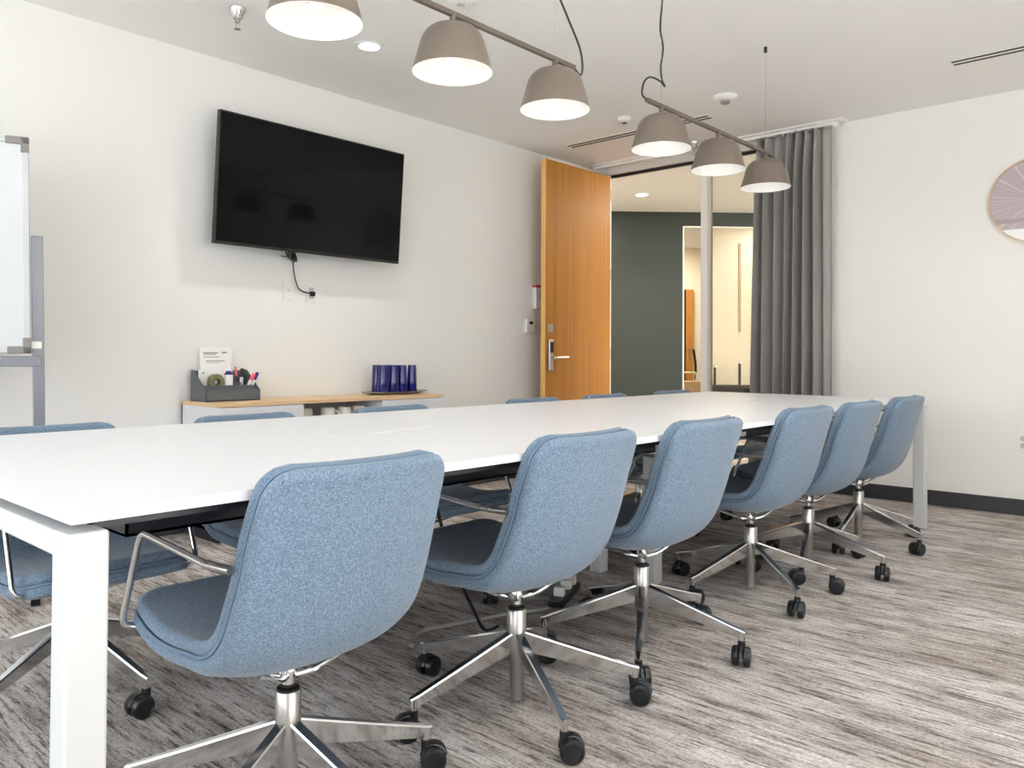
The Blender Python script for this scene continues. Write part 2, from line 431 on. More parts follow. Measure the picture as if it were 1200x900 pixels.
for u, z in ((1.455, .87), (1.775, .92)):
    mb = MB(); gbox(mb, (u - .014, .79, .62), (u + .014, .818, z), .003); po = mb.build('post', M['dark'], cr)
    mb = MB(); gbox(mb, (u - .015, .789, z - .03), (u + .015, .819, z), .004); mb.build('cap', M['chrome'], po)
ch = empty('corridor_chair', (0, 0, 0), 0, 'small tan seat with dark curved back beside the distant oak door', 'chair')
mb = MB(); mb.tube([RG @ Vx(p) for p in smooth_pts([(1.50, 1.98, 1.08), (1.515, 1.98, .98), (1.53, 1.98, .85), (1.52, 1.95, .66)])], .018, 10); mb.build('backrest', M['black'], ch)
mb = MB(); gbox(mb, (1.22, 1.6, .46), (1.52, 1.95, .64), .02); mb.build('seat', M['tan'], ch)
mb = MB(); mb.tube([RG @ Vx(p) for p in fillet([(1.24, 1.62, .02), (1.24, 1.62, .76), (1.44, 1.62, .76), (1.44, 1.62, .02)], .03)], .012, 8); mb.build('frame', M['cream'], ch)
for u in (1.25, 1.49):
    mb = MB(); gbox(mb, (u - .012, 1.9, 0), (u + .012, 1.924, .47)); mb.build('leg', M['cream'], ch)
mb = MB()
mb.box((-7.3, YF + .1, 0), (-7.2, 14, CZ)); struct(mb.build('wall_corridor_left', M['cream'], smooth=0))
struct(MB().box((1.2, YF + .14, 0), (1.3, 15, CZ)).build('wall_corridor_right', M['cream'], smooth=0))
struct(MB().box((-7.3, YF, 0), (XL - .14, YF + .14, CZ)).build('wall_corridor_front', M['cream'], smooth=0))
def downlight(x, y, label):
    r = ceil_thing('recessed_downlight', (x, y, CZ), label, 'ceiling light')
    MB().lathe([(.085, 0), (.085, -.004), (.066, -.006), (.063, 0)], 32).build('trim_ring', M['plastic'], r)
    MB().lathe([(.0, -.003), (.064, -.003)], 32).build('lens', M['led_warm'], r)
downlight(-4.576, 7.093, 'lit round downlight in the corridor ceiling beyond the doorway')

# ------------------------------------------------------------------ curtain and its track
tr = empty('curtain_track', (0, 0, 0), 0, 'white curtain track fixed under the ceiling along the glass front', 'curtain track')
MB().box((-4.2, 5.70, CZ - .012), (-2.02, 5.80, CZ), .002).build('mounting_strip', M['plastic'], tr)
MB().box((-4.2, 5.735, CZ - .032), (-2.06, 5.765, CZ - .012), .003).build('rail', M['plastic'], tr)
MB().box((-2.105, 5.725, CZ - .05), (-2.06, 5.775, CZ - .012), .006).build('end_stop', M['plastic'], tr)
cu = empty('curtain', (-2.41, 5.75, 0), 0, 'grey pinch pleated curtain drawn to the right of the glass', 'curtain')
def drape():
    bm = bmesh.new(); nx, nz = 260, 40
    ztop, zbot = CZ - .042, .015
    grid = []
    for j in range(nz + 1):
        t = j / nz; z = ztop + (zbot - ztop) * t
        fl = min(1, t / .12)
        x0 = -.268 - .05 * t; x1 = .292
        row = []
        for i in range(nx + 1):
            s = i / nx
            xb = x0 + (x1 - x0) * s
            ph = 2 * PI * 8.0 * s + 1.3 * math.sin(7 * s + .4) + (.25 + .5 * t) * math.sin(2.2 * t + 11 * s)
            flat = 1 if s < .86 else max(.12, 1 - (s - .86) / .05)
            pin = abs(math.sin(ph / 2)) ** (2.2 - 1.1 * fl)
            a = (.034 + .046 * fl + .018 * math.sin(9 * s + 2)) * flat
            y = -a * (pin * 2 - 1) + .006 * math.sin(40 * s + 2 * t)
            x = xb + .012 * fl * math.sin(ph) * flat
            row.append(bm.verts.new((x, y, z)))
        grid.append(row)
    for A, B in zip(grid, grid[1:]):
        for i in range(nx): bm.faces.new((A[i], A[i + 1], B[i + 1], B[i]))
    mb = MB(); mb.bm.free(); mb.bm = bm
    o = mb.build('drape', M['curtain'], cu, smooth=60)
    so = o.modifiers.new('thickness', 'SOLIDIFY'); so.thickness = .003
drape()
for k in range(9):
    x = -.25 + k * .062
    mb = MB(); mb.cyl((x, 0, CZ - .05), (x, 0, CZ - .03), .006, 10); mb.build('hook', M['plastic'], cu)

# ------------------------------------------------------------------ television
tv = empty('television', (-4.135, 2.812, 1.957), 0, 'large black wall mounted television on the left wall', 'television')
tv.rotation_euler = (0, math.radians(4.0), 0)
hw, hh = .655, .366
MB().box((-.02, -hw, -hh), (.012, hw, hh), .004, 3).build('housing', M['bezel'], tv)
MB().box((.0119, -hw + .009, -hh + .017), (.0135, hw - .009, hh - .009), .0005).build('screen', M['screen'], tv)
MB().box((-.055, -.35, -.26), (-.02, .35, .2), .012).build('rear_housing', M['bezel'], tv)
mb = MB()
for y in (-.2, .2): mb.box((-.11, y - .02, -.22), (-.055, y + .02, .22), .003)
mb.box((-.148, -.3, -.1), (-.11, .3, .1), .003); mb.build('wall_bracket', M['dark'], tv)
XO = XL + .006
def plate(name, y, z, label, cat, hw_=.036, hh_=.058, group=None):
    r = empty(name, (XL, y, z), 0, label, cat, group)
    MB().box((0, -hw_, -hh_), (.007, hw_, hh_), .003).build('cover_plate', M['plastic'], r)
    return r
r = plate('wall_plate', 2.713, 1.372, 'blank white wall plate under the television, left of the socket', 'wall plate')
MB().cyl((.007, 0, 0), (.009, 0, 0), .005).build('screw', M['plate_line'], r)
r = plate('power_outlet', 2.877, 1.366, 'white power socket under the television with a black plug in it', 'outlet')
MB().box((.0065, -.018, -.035), (.0095, .018, .035), .002).build('insert', M['plate_line'], r)
c = empty('black_power_cord', (0, 0, 0), 0, 'thin black power cord hanging from television to socket', 'cord')
mb = MB(); mb.tube(smooth_pts([(-4.25, 2.715, 1.64), (-4.255, 2.722, 1.56), (-4.262, 2.735, 1.48), (-4.27, 2.765, 1.40), (-4.27, 2.80, 1.372), (-4.262, 2.85, 1.362), (-4.262, 2.875, 1.36)]), .0042, 8); mb.build('wire', M['black'], c)
MB().box((-4.2845, 2.862, 1.345), (-4.262, 2.892, 1.375), .005).build('plug', M['black'], c)
mb = MB()
for k, (dy, dz) in enumerate(((-.045, .04), (-.03, .015), (.0, -.01), (.025, -.005), (-.015, .03))):
    mb.tube(smooth_pts([(-4.24, 2.70 + dy * .3, 1.63), (-4.232, 2.705 + dy, 1.575 + dz * .4), (-4.228, 2.715 + dy * .5, 1.545 + dz * .3), (-4.235, 2.72, 1.60)]), .004, 7)
mb.tube([(-4.24, 2.63, 1.571), (-4.238, 2.71, 1.572)], .003, 6)
mb.build('wire_bundle', M['black'], c)

# wall devices near the door
r = plate('light_switch', 4.758, 1.077, 'white triple rocker light switch plate left of the thermostat', 'light switch', .07, .062)
for dy in (-.044, 0, .044): MB().box((.006, dy - .018, -.036), (.0105, dy + .018, .036), .002).build('rocker', M['plastic'], r)
r = plate('thermostat', 4.972, 1.226, 'white thermostat with small dark display beside the oak door', 'thermostat', .06, .066)
MB().box((.006, -.055, -.06), (.028, .055, .06), .008, 3).build('body', M['plastic'], r)
MB().box((.0275, -.022, .012), (.029, .022, .036), .001).build('display', M['black'], r)
r = plate('fire_alarm', 5.085, 1.468, 'white fire alarm sounder with red top strip partly behind the door', 'fire alarm', .072, .105)
MB().box((.006, -.07, -.1), (.04, .07, .098), .01, 3).build('body', M['plastic'], r)
MB().box((.0, -.0725, .075), (.0415, .0725, .095), .003).build('strip', M['red'], r)
mb = MB(); mb.lathe([(.05, 0), (.05, .006), (.04, .008), (.036, .004), (.028, .007), (.022, .003), (.012, .006), (0, .006)], 28, M_=Matrix.Translation((.038, .01, -.005)) @ Matrix.Rotation(PI / 2, 4, 'Y')); mb.build('grille', M['plate_line'], r)
r = empty('power_outlet', (-.972, YF, .457), 0, 'white power outlet on the far wall at the right photo edge', 'outlet')
MB().box((-.036, -.007, -.058), (.036, 0, .058), .003).build('cover_plate', M['plastic'], r)
mb = MB()
for z in (-.022, .022): mb.lathe([(.017, 0), (.017, .003), (0, .003)], 20, M_=Matrix.Translation((0, -.006, z)) @ Matrix.Rotation(PI / 2, 4, 'X'))
mb.build('socket', M['plate_line'], r)

# round wall piece
r = empty('round_wall_art', (-.888, YF, 1.963), 0, 'round mauve wall piece with pale rays in a thin wooden frame', 'wall art')
mb = MB(); mb.lathe([(.258, 0), (.267, 0), (.267, .03), (.260, .03), (.258, .026), (.258, 0)], 72, M_=Matrix.Rotation(PI / 2, 4, 'X')); mb.build('frame', M['ash'], r)
mb = MB(); mb.lathe([(0, .012), (.2585, .012)], 72, M_=Matrix.Rotation(PI / 2, 4, 'X')); mb.build('panel', M['art'], r)

# ------------------------------------------------------------------ whiteboard on a grey easel
WA = math.radians(-19)      # plane direction measured from +Y towards +X
wb = empty('whiteboard', (-3.735, 1.132, 0), WA, 'white board in a grey metal easel at the left photo edge', 'whiteboard')
# local: y runs along the board, x is the front normal
tilt = Matrix.Translation((0, 0, .99)) @ Matrix.Rotation(math.radians(1.3), 4, 'X') @ Matrix.Rotation(math.radians(-1.0), 4, 'Y')
BWd, BH = 1.3, .885
MB().box((-.012, -BWd, 0), (.004, -.0, BH), .002, M_=tilt).build('board', M['board'], wb)
mb = MB()
mb.box((-.016, -BWd, -.008), (.012, -.0, .016), .004, M_=tilt); mb.box((-.016, -BWd, BH - .016), (.012, 0, BH + .008), .004, M_=tilt)
mb.box((-.016, -.016, 0), (.012, .006, BH), .004, M_=tilt); mb.box((-.016, -BWd - .006, 0), (.012, -BWd + .016, BH), .004, M_=tilt)
mb.build('frame', M['white_metal'], wb)
for y in (0, -BWd):
    for z in (0, BH):
        mb = MB(); sy = -1 if y == 0 else 1; sz = 1 if z == 0 else -1
        y0 = y - sy * .008; z0 = z - sz * .010
        for b in (((y0, z0), (y0 + sy * .085, z0 + sz * .03)), ((y0, z0), (y0 + sy * .03, z0 + sz * .065))):
            ys = sorted((b[0][0], b[1][0])); zs = sorted((b[0][1], b[1][1]))
            mb.box((-.018, ys[0], zs[0]), (.016, ys[1], zs[1]), .003, M_=tilt)
        mb.build('corner_cap', M['corner'], wb)
for y, tz in ((.045, 1.475), (-BWd - .045, 1.475)):
    mb = MB()
    Q = Matrix.Translation((0, y + .006, 0)) @ Matrix.Rotation(math.radians(1.3), 4, 'X')
    mb.box((-.03, -.018, .06), (-.004, .026, tz), .004, M_=Q); mb.build('upright', M['greyframe'], wb)
    mb = MB(); mb.box((-.33, y - .02, .06), (.30, y + .02, .1), .004); mb.build('foot', M['greyframe'], wb)
    for x in (-.3, .27):
        mb = MB(); mb.cyl((x, y - .016, .03), (x, y + .016, .03), .03, 20); mb.box((x - .012, y - .01, .03), (x + .012, y + .01, .065)); mb.build('caster', M['black'], wb)
mb = MB(); mb.box((-.028, -BWd - .045, .925), (0.0, .045, .968), .004); mb.box((-.026, -BWd - .045, .25), (-.004, .045, .29), .004); mb.build('crossbar', M['greyframe'], wb)
for y in (.016, -BWd - .016): MB().box((-.02, y - .012, 1.0), (.0, y + .03, 1.03), .003).build('pivot_bracket', M['plastic'], wb)

# ------------------------------------------------------------------ sideboard and the things on it
ST = .724
sb = empty('sideboard', (XL + .012, 2.05, 0), 0, 'low white sideboard with pale wood top and an open middle bay', 'sideboard')
D_, W_ = .40, 1.578
MB().box((.0, -.004, ST - .02), (D_ + .006, W_ + .004, ST), .002).build('top', M['birch'], sb)
mb = MB()
for y in (0, .495, 1.074, W_ - .018): mb.box((0, y, .06), (D_, y + .018, ST - .0205))
mb.box((0, 0, .06), (D_, W_, .08)); mb.box((0, 0, .06), (.012, W_, ST - .0205)); mb.build('carcass', M['white'], sb, smooth=0)
MB().box((.012, .513, .558), (D_ - .01, 1.074, .575)).build('shelf', M['white'], sb, smooth=0)
MB().box((D_ + .0005, 0, .064), (D_ + .018, .504, ST - .0225), .002).build('door', M['white'], sb)
MB().box((D_ + .0005, 1.083, .064), (D_ + .018, W_, ST - .0225), .002).build('door', M['white'], sb)
MB().box((.03, .02, 0), (D_ - .04, W_ - .02, .06)).build('plinth', M['dark'], sb, smooth=0)

def mug(x, y, label):
    r = empty('mug', (x, y, .5752), random.uniform(0, 6), label, 'mug', 'mugs in the sideboard bay')
    MB().lathe([(.030, .0), (.042, .002), (.043, .01), (.043, .082), (.036, .092), (.028, .094), (0, .094)], 28).build('body', M['ceramic'], r)
    MB().tube([(.042 + .026 * math.sin(a), 0, .045 - .026 * math.cos(a)) for a in [PI * k / 10 for k in range(11)]], .0045, 8).build('handle', M['ceramic'], r)
    return r
mug(-4.03, 2.67, 'upturned white mug at the left end of the sideboard bay')
for k, (x, y, l) in enumerate(((-3.99, 2.80, 'second upturned white mug from the left in the sideboard bay'), (-3.99, 2.915, 'third upturned white mug from the left in the sideboard bay'), (-4.0, 3.03, 'upturned white mug at the right end of the sideboard bay'))): mug(x, y, l)

og = empty('desk_organizer', (-4.155, 2.240, ST), 0, 'slate grey stepped desk organizer on the left end of sideboard', 'organizer')
# local x: depth towards room, y: along wall
hy, dp = .158, .085
for sy in (-1, 1):
    prof = [(-dp, 0), (dp, 0), (dp, .062), (dp - .012, .068), (-dp + .025, .168), (-dp, .17)]
    y0 = sy * hy
    MB().prism(prof, y0 - .003, y0 + .003, 'xz').build('side_panel', M['organizer'], og, smooth=0)
MB().box((dp - .006, -hy, 0), (dp, hy, .062)).build('front_panel', M['organizer'], og, smooth=0)
MB().box((-dp, -hy, 0), (-dp + .006, hy, .165)).build('back_panel', M['organizer'], og, smooth=0)
mb = MB(); mb.box((-dp, -hy, 0), (dp, hy, .006)); mb.box((-dp, -hy, .05), (.035, hy, .056)); mb.box((.03, -hy, 0), (.036, hy, .085))
for y in (.07,): mb.box((-.08, y, .05), (.03, y + .005, .1))
mb.build('divider', M['organizer'], og, smooth=0)

pp = empty('paper_sign', (-4.217, 2.222, ST + .057), 0, 'white printed sheet standing upright in the grey organizer', 'paper')
Q = Matrix.Rotation(math.radians(-6), 4, 'Y')
MB().box((-.001, -.095, 0), (.001, .095, .24), M_=Q).build('sheet', M['paper'], pp, smooth=0)
mb = MB()
for z, y0, y1, h in ((.205, -.075, .015, .006), (.197, -.075, .0, .005), (.205, .035, .065, .009), (.183, -.075, .02, .004), (.160, -.06, .05, .005), (.151, -.06, .03, .003)): mb.box((.0005, y0, z), (.0014, y1, z + h), M_=Q)
mb.build('printing', M['ink'], pp, smooth=0)
cd = empty('small_card', (-4.20, 2.13, ST + .057), .1, 'small white tag with a dark dot leaning left of the printed sheet', 'card')
MB().box((-.001, -.03, .0), (.001, .03, .115), .0004).build('card', M['paper'], cd)
MB().lathe([(0, .0015), (.006, .0015)], 16, M_=Matrix.Translation((0, .0, .095)) @ Matrix.Rotation(PI / 2, 4, 'Y')).build('dot', M['ink'], cd)
bt = empty('squeeze_bottle', (-4.145, 2.25, ST + .0565), 0, 'white squeeze bottle with blue ring in the organizer', 'bottle')
MB().lathe([(0, 0), (.021, 0), (.023, .004), (.023, .085), (.016, .1), (.011, .104)], 24).build('body', M['plastic'], bt)
MB().lathe([(.0232, .086), (.0185, .1), (.0125, .104), (.0125, .108)], 24).build('ring', M['navy'], bt)
MB().lathe([(.0115, .106), (.009, .125), (.005, .15), (0, .152)], 20).build('nozzle', M['plastic'], bt)
ob = empty('sticky_tape_roll', (-4.145, 2.175, ST + .0825), 0, 'olive tape roll standing in the organizer left of the bottle', 'tape')
mb = MB(); mb.lathe([(.02, -.012), (.045, -.012), (.045, .012), (.02, .012), (.02, -.012)], 32, M_=Matrix.Translation((0, 0, .02)) @ Matrix.Rotation(PI / 2, 4, 'Y')); mb.build('roll', M['olive'], ob)
mb = MB(); mb.lathe([(.016, -.013), (.02, -.013), (.02, .013), (.016, .013), (.016, -.013)], 24, M_=Matrix.Translation((0, 0, .02)) @ Matrix.Rotation(PI / 2, 4, 'Y')); mb.build('core', M['dark'], ob)
def pen(name, x, y, rx, ry, L_, r_, m1, m2, label):
    o = empty(name, (x, y, ST + .0575), 0, label, 'pen', 'pens in the organizer')
    Q = Matrix.Rotation(rx, 4, 'X') @ Matrix.Rotation(ry, 4, 'Y')
    MB().lathe([(0, 0), (r_ * .6, 0), (r_, .01), (r_, L_ * .6)], 16, M_=Q).build('barrel', m1, o)
    MB().lathe([(r_ * 1.08, L_ * .58), (r_ * 1.08, L_ - .004), (r_ * .8, L_), (0, L_)], 16, M_=Q).build('cap', m2, o)
pen('marker_pen', -4.135, 2.352, -.35, .25, .1, .0095, M['plastic'], M['pink'], 'whiteboard marker with pink cap in the organizer')
pen('marker_pen', -4.135, 2.376, -.3, .25, .105, .0095, M['plastic'], M['navy'], 'whiteboard marker with dark blue cap in the organizer')
pen('marker_pen', -4.175, 2.34, -.1, -.05, .12, .0095, M['plastic'], M['black'], 'whiteboard marker with black cap in the organizer')
pen('ballpoint_pen', -4.18, 2.33, .12, -.1, .13, .005, M['black'], M['pink'], 'slim black pen leaning behind the markers in the organizer')

ty = empty('serving_tray', (-4.10, 3.405, ST), 0, 'thin oval pewter tray on the right end of the sideboard', 'tray')
mb = MB(); mb.lathe([(0, .003), (.8, .003), (.88, .007), (1.0, .016), (1.0, .019), (.86, .011), (.8, .007), (0, .007)], 56)
bmesh.ops.transform(mb.bm, matrix=Matrix.Diagonal((.12, .235, 1, 1)), verts=mb.bm.verts[:]); mb.build('dish', M['trayw'], ty)
for sy in (-1, 1):
    MB().tube([(.05 * math.cos(a) - 0, sy * (.225 + .03 * math.sin(a)), .017) for a in [PI * k / 10 for k in range(11)]], .004, 8).build('handle', M['trayw'], ty)
gl0 = None
for x, y, l in ((-4.06, 3.268, 'upturned cobalt blue tumbler at the front left of the tray'), (-4.15, 3.29, 'upturned cobalt blue tumbler at the back left of the tray'),
                (-4.05, 3.348, 'upturned cobalt blue tumbler, second from left in the tray front row'), (-4.055, 3.424, 'upturned cobalt blue tumbler in the middle of the tray front row'),
                (-4.14, 3.40, 'upturned cobalt blue tumbler in the back row of the tray'), (-4.06, 3.512, 'upturned cobalt blue tumbler at the right end of the tray')):
    if gl0 is None:
        gl0 = empty('blue_tumbler', (x, y, ST + .0075)); g0 = gl0
        MB().lathe([(.034, 0), (.035, .004), (.0285, .179), (.0265, .184), (0, .184)], 28).build('cup', M['bluegl'], g0)
        MB().lathe([(.0352, .0), (.0358, .004), (.035, .009)], 28).build('rim', M['bluegl'], g0)
    else: g0 = copy_tree(gl0)
    g0.location = (x, y, ST + .0075); tag(g0, l, 'glass', 'blue glasses on the tray')

# ------------------------------------------------------------------ conference table
tb = empty('conference_table', (-2.0, 2.75, 0), 0, 'long white conference table with square white legs', 'table')
def T(x, y, z): return (x + 2.0, y - 2.75, z)
X0, X1, Y0, Y1 = -2.69, -1.31, .457, 5.03
MB().box(T(X0, Y0, .72), T(X1, Y1, .74), .002).build('tabletop', M['white'], tb)
for yy in (Y0 - .006, Y1 - .058):
    for xx in (X0, X1 - .062):
        MB().box(T(xx, yy, 0.004), T(xx + .062, yy + .064, .706), .006, 3).build('leg', M['white_metal'], tb)
        MB().box(T(xx + .008, yy + .008, 0), T(xx + .054, yy + .056, .006)).build('foot_pad', M['rubber'], tb, smooth=0)
    MB().box(T(X0 + .06, yy + .002, .664), T(X1 - .06, yy + .062, .704), .006, 3).build('crossbeam', M['white_metal'], tb)
for xx in (X0 + .1, X1 - .13):
    MB().box(T(xx, Y0 + .07, .69), T(xx + .03, Y1 - .07, .7195)).build('under_rail', M['dark'], tb, smooth=0)
for xx, yy in ((-1.905, 2.965), (-2.19, 2.965)):
    MB().box(T(xx, yy, .0), T(xx + .062, yy + .062, .7), .005, 3).build('leg', M['white_metal'], tb)
MB().box(T(-2.55, 2.965, .664), T(-1.45, 3.017, .704), .004).build('crossbeam', M['white_metal'], tb)
for ya, yb in ((.74, 2.9), (3.08, 4.75)):
    mb = MB(); mb.box(T(-2.2, ya, .58), T(-1.80, yb, .586)); mb.box(T(-1.806, ya, .58), T(-1.80, yb, .7195)); mb.box(T(-2.2, ya, .58), T(-2.194, yb, .7195))
    mb.box(T(-2.2, ya, .58), T(-1.80, ya + .006, .7195)); mb.build('cable_tray', M['dark'], tb, smooth=0)
for yc in (1.64, 4.04):
    h = MB(); h.box(T(-2.09, yc - .17, .7395), T(-1.95, yc + .17, .7412), .0006); h = h.build('power_hatch', M['white'], tb)
    MB().box(T(-2.092, yc - .172, .7396), T(-1.948, yc + .172, .7404)).build('hatch_gap', M['plate_line'], h, smooth=0)
    MB().box(T(-1.955, yc - .12, .7405), T(-1.949, yc + .12, .743), .001).build('lid_edge', M['plastic'], h)

# loose cables under the table
c = empty('power_cable', (0, 0, 0), 0, 'black cable hanging from under the table to the floor', 'cable')
MB().tube(smooth_pts([(-1.95, 1.78, .58), (-1.952, 1.80, .48), (-1.955, 1.88, .28), (-1.962, 1.99, .09), (-1.968, 2.05, .012), (-1.97, 2.12, .008)]), .006, 8).build('wire', M['black'], c)
c = empty('floor_cable', (0, 0, 0), 0, 'grey cable looping over the carpet under the table', 'cable')
MB().tube(smooth_pts([(-2.05, 1.78, .008), (-2.13, 1.88, .009), (-2.1, 2.02, .009), (-2.03, 2.25, .009), (-1.97, 2.4, .009), (-2.02, 2.62, .009), (-2.12, 2.7, .009), (-2.2, 2.62, .009), (-2.14, 2.44, .009), (-2.02, 2.52, .009)], 8), .008, 8).build('wire', M['cable_grey'], c)
c = empty('power_strip', (-1.98, 2.52, 0), .4, 'black power strip with white plugs on the carpet under the table', 'power strip')
MB().box((-.03, -.14, .018), (.03, .14, .05), .006).build('body', M['black'], c)
for y in (-.08, 0.02, .09): MB().box((-.02, y - .018, .05), (.02, y + .018, .085), .004).build('plug', M['plastic'], c)
# ------------------------------------------------------------------ swivel chairs
PROF = [(.325, .416), (.25, .391), (.12, .370), (.01, .359), (-.07, .361), (-.14, .386), (-.19, .438), (-.221, .52), (-.247, .615), (-.270, .71), (-.287, .777)]
PP = smooth_pts([(p[0], p[1], 0) for p in PROF], 10)
_cum = [0.]
for a, b in zip(PP, PP[1:]): _cum.append(_cum[-1] + (b - a).length)
LEN = _cum[-1]
def prof_at(s):
    s = max(0, min(LEN, s))
    for k in range(len(_cum) - 1):
        if s <= _cum[k + 1] + 1e-9:
            t = (s - _cum[k]) / (_cum[k + 1] - _cum[k] + 1e-12)
            p = PP[k].lerp(PP[k + 1], t)
            e0 = max(k - 2, 0); e1 = min(k + 3, len(PP) - 1)
            d = (PP[e1] - PP[e0]).normalized()
            return p, Vx((d.y, -d.x, 0))
def lerp_tab(tab, u):
    for (a, va), (b, vb) in zip(tab, tab[1:]):
        if u <= b: 
            t = (u - a) / (b - a); t = t * t * (3 - 2 * t); return va + (vb - va) * t
    return tab[-1][1]
HW = [(0, .208), (.2, .227), (.45, .238), (.62, .234), (.8, .227), (1, .215)]
LIFT = [(0, .004), (.2, .010), (.42, .038), (.6, .052), (.8, .042), (1, .026)]
def surf(s, t, inset, off, rc):
    """s arc position, t in -1..1 across"""
    u = s / LEN
    w = lerp_tab(HW, u) - inset
    a = min(s - inset, LEN - inset - s); r = max(rc - inset, .01)
    if a < r: w -= r - math.sqrt(max(0, r * r - (r - max(a, 0)) ** 2))
    p, n = prof_at(s)
    if n.y < 0 and u < .3: n = -n
    x = w * t
    full = lerp_tab(HW, u)
    q = abs(x) / full
    lift = lerp_tab(LIFT, u) * q ** 2.6
    o = off + lift
    return Vx((x * (1 - .10 * lift / .05 * q * .3), p.x + n.x * o, p.y + n.y * o))
# normal orientation: inner side (towards sitter) is up for the seat and forward (+y) for the back
_p, _n = prof_at(LEN * .2)
NS = 1 if _n.y > 0 else -1
_prof_at = prof_at
def prof_at(s):
    p, n = _prof_at(s); return p, n * NS
def pillow(th, off, inset0, puff=0., rc=.062, ns=46, nt=26, rings=4):
    r = th / 2
    sv = []
    for i in range(ns + 1):
        t = i / ns; sv.append(t)
    warp = lambda t: .5 - .5 * math.cos(PI * t) if True else t
    def grid(inset, o, pf):
        g = []
        for i in range(ns + 1):
            t = sv[i]; ww = .65 * warp(t) + .35 * t
            s = inset + (LEN - 2 * inset) * ww
            row = []
            for j in range(nt + 1):
                tt = -1 + 2 * j / nt; tt = math.sin(tt * PI / 2) * .4 + tt * .6
                e = pf * (1 - tt ** 4) * (1 - (2 * ww - 1) ** 6)
                row.append(surf(s, tt, inset, o + e, rc))
            g.append(row)
        return g
    bm = bmesh.new()
    def perim(g):
        return g[0][:] + [g[i][nt] for i in range(1, ns + 1)] + g[ns][:-1][::-1] + [g[i][0] for i in range(ns - 1, 0, -1)]
    top = [[bm.verts.new(v) for v in row] for row in grid(inset0 + r, off + r, puff)]
    bot = [[bm.verts.new(v) for v in row] for row in grid(inset0 + r, off - r, 0)]
    for g in (top, bot):
        for i in range(ns):
            for j in range(nt): bm.faces.new((g[i][j], g[i][j + 1], g[i + 1][j + 1], g[i + 1][j]))
    loops = [perim(top)]
    for k in range(1, 2 * rings):
        a = PI / 2 - PI * k / (2 * rings)
        loops.append([bm.verts.new(v) for v in perim(grid(inset0 + r * (1 - math.cos(a)), off + r * math.sin(a), 0))])
    loops.append(perim(bot))
    n = len(loops[0])
    for A, B in zip(loops, loops[1:]):
        for k in range(n): bm.faces.new((A[k], A[(k + 1) % n], B[(k + 1) % n], B[k]))
    mb = MB(); mb.bm.free(); mb.bm = bm
    return mb
def perim_line(inset, off, rc=.062, ns=60, nt=16):
    pts = []
    rows = [inset + (LEN - 2 * inset) * (.65 * (.5 - .5 * math.cos(PI * i / ns)) + .35 * i / ns) for i in range(ns + 1)]
    pts += [surf(rows[0], -1 + 2 * j / nt, inset, off, rc) for j in range(nt)]
    pts += [surf(rows[i], 1, inset, off, rc) for i in range(ns)]
    pts += [surf(rows[ns], 1 - 2 * j / nt, inset, off, rc) for j in range(nt)]
    pts += [surf(rows[i], -1, inset, off, rc) for i in range(ns, 0, -1)]
    out = [pts[0]]
    for p in pts[1:]:
        if (p - out[-1]).length > .002: out.append(p)
    return out

R_LEG = .335
def leg_mesh():
    mb = MB()
    # blade leg along +x: flat top flange, deep tapering web with slanted sides
    secs = [(.018, .208, .150, .0125, .012), (.07, .191, .138, .0125, .012), (.2, .149, .107, .0115, .011), (R_LEG - .01, .110, .080, .010, .010), (R_LEG + .012, .104, .078, .008, .008)]
    rings = []
    for x, zt, zb, wt, wb_ in secs:
        rings.append([mb.bm.verts.new(p) for p in ((x, -wt, zt - .004), (x, -wt + .002, zt), (x, wt - .002, zt), (x, wt, zt - .004), (x, wb_ * .45, zb), (x, -wb_ * .45, zb))])
    for A, B in zip(rings, rings[1:]):
        for k in range(6): mb.bm.faces.new((A[k], A[(k + 1) % 6], B[(k + 1) % 6], B[k]))
    mb.bm.faces.new(rings[0]); mb.bm.faces.new(list(reversed(rings[-1])))
    mb.cyl((R_LEG, 0, .062), (R_LEG, 0, .102), .0095, 16)
    return mb
def caster_mesh():
    mb = MB()   # origin at the stem axis on the floor; wheels trail along +x
    ax = .016
    for sy in (-1, 1):
        Q = Matrix.Translation((ax, sy * .0155, .0275)) @ Matrix.Rotation(-PI / 2 * sy, 4, 'X')
        mb.lathe([(0, -.009), (.024, -.009), (.0275, -.006), (.0275, .006), (.025, .0095), (.0205, .0105), (.0195, .009), (0, .0095)], 28, M_=Q)
    mb.cyl((ax, -.02, .0275), (ax, .02, .0275), .007, 12)
    mb.tube([(ax + .0265 * math.cos(a), 0, .0275 + .0265 * math.sin(a)) for a in [math.radians(10 + 16 * k) for k in range(11)]], .004, 8, sq=(.004, .0065))
    mb.cyl((0, 0, .03), (0, 0, .066), .0105, 16)
    return mb

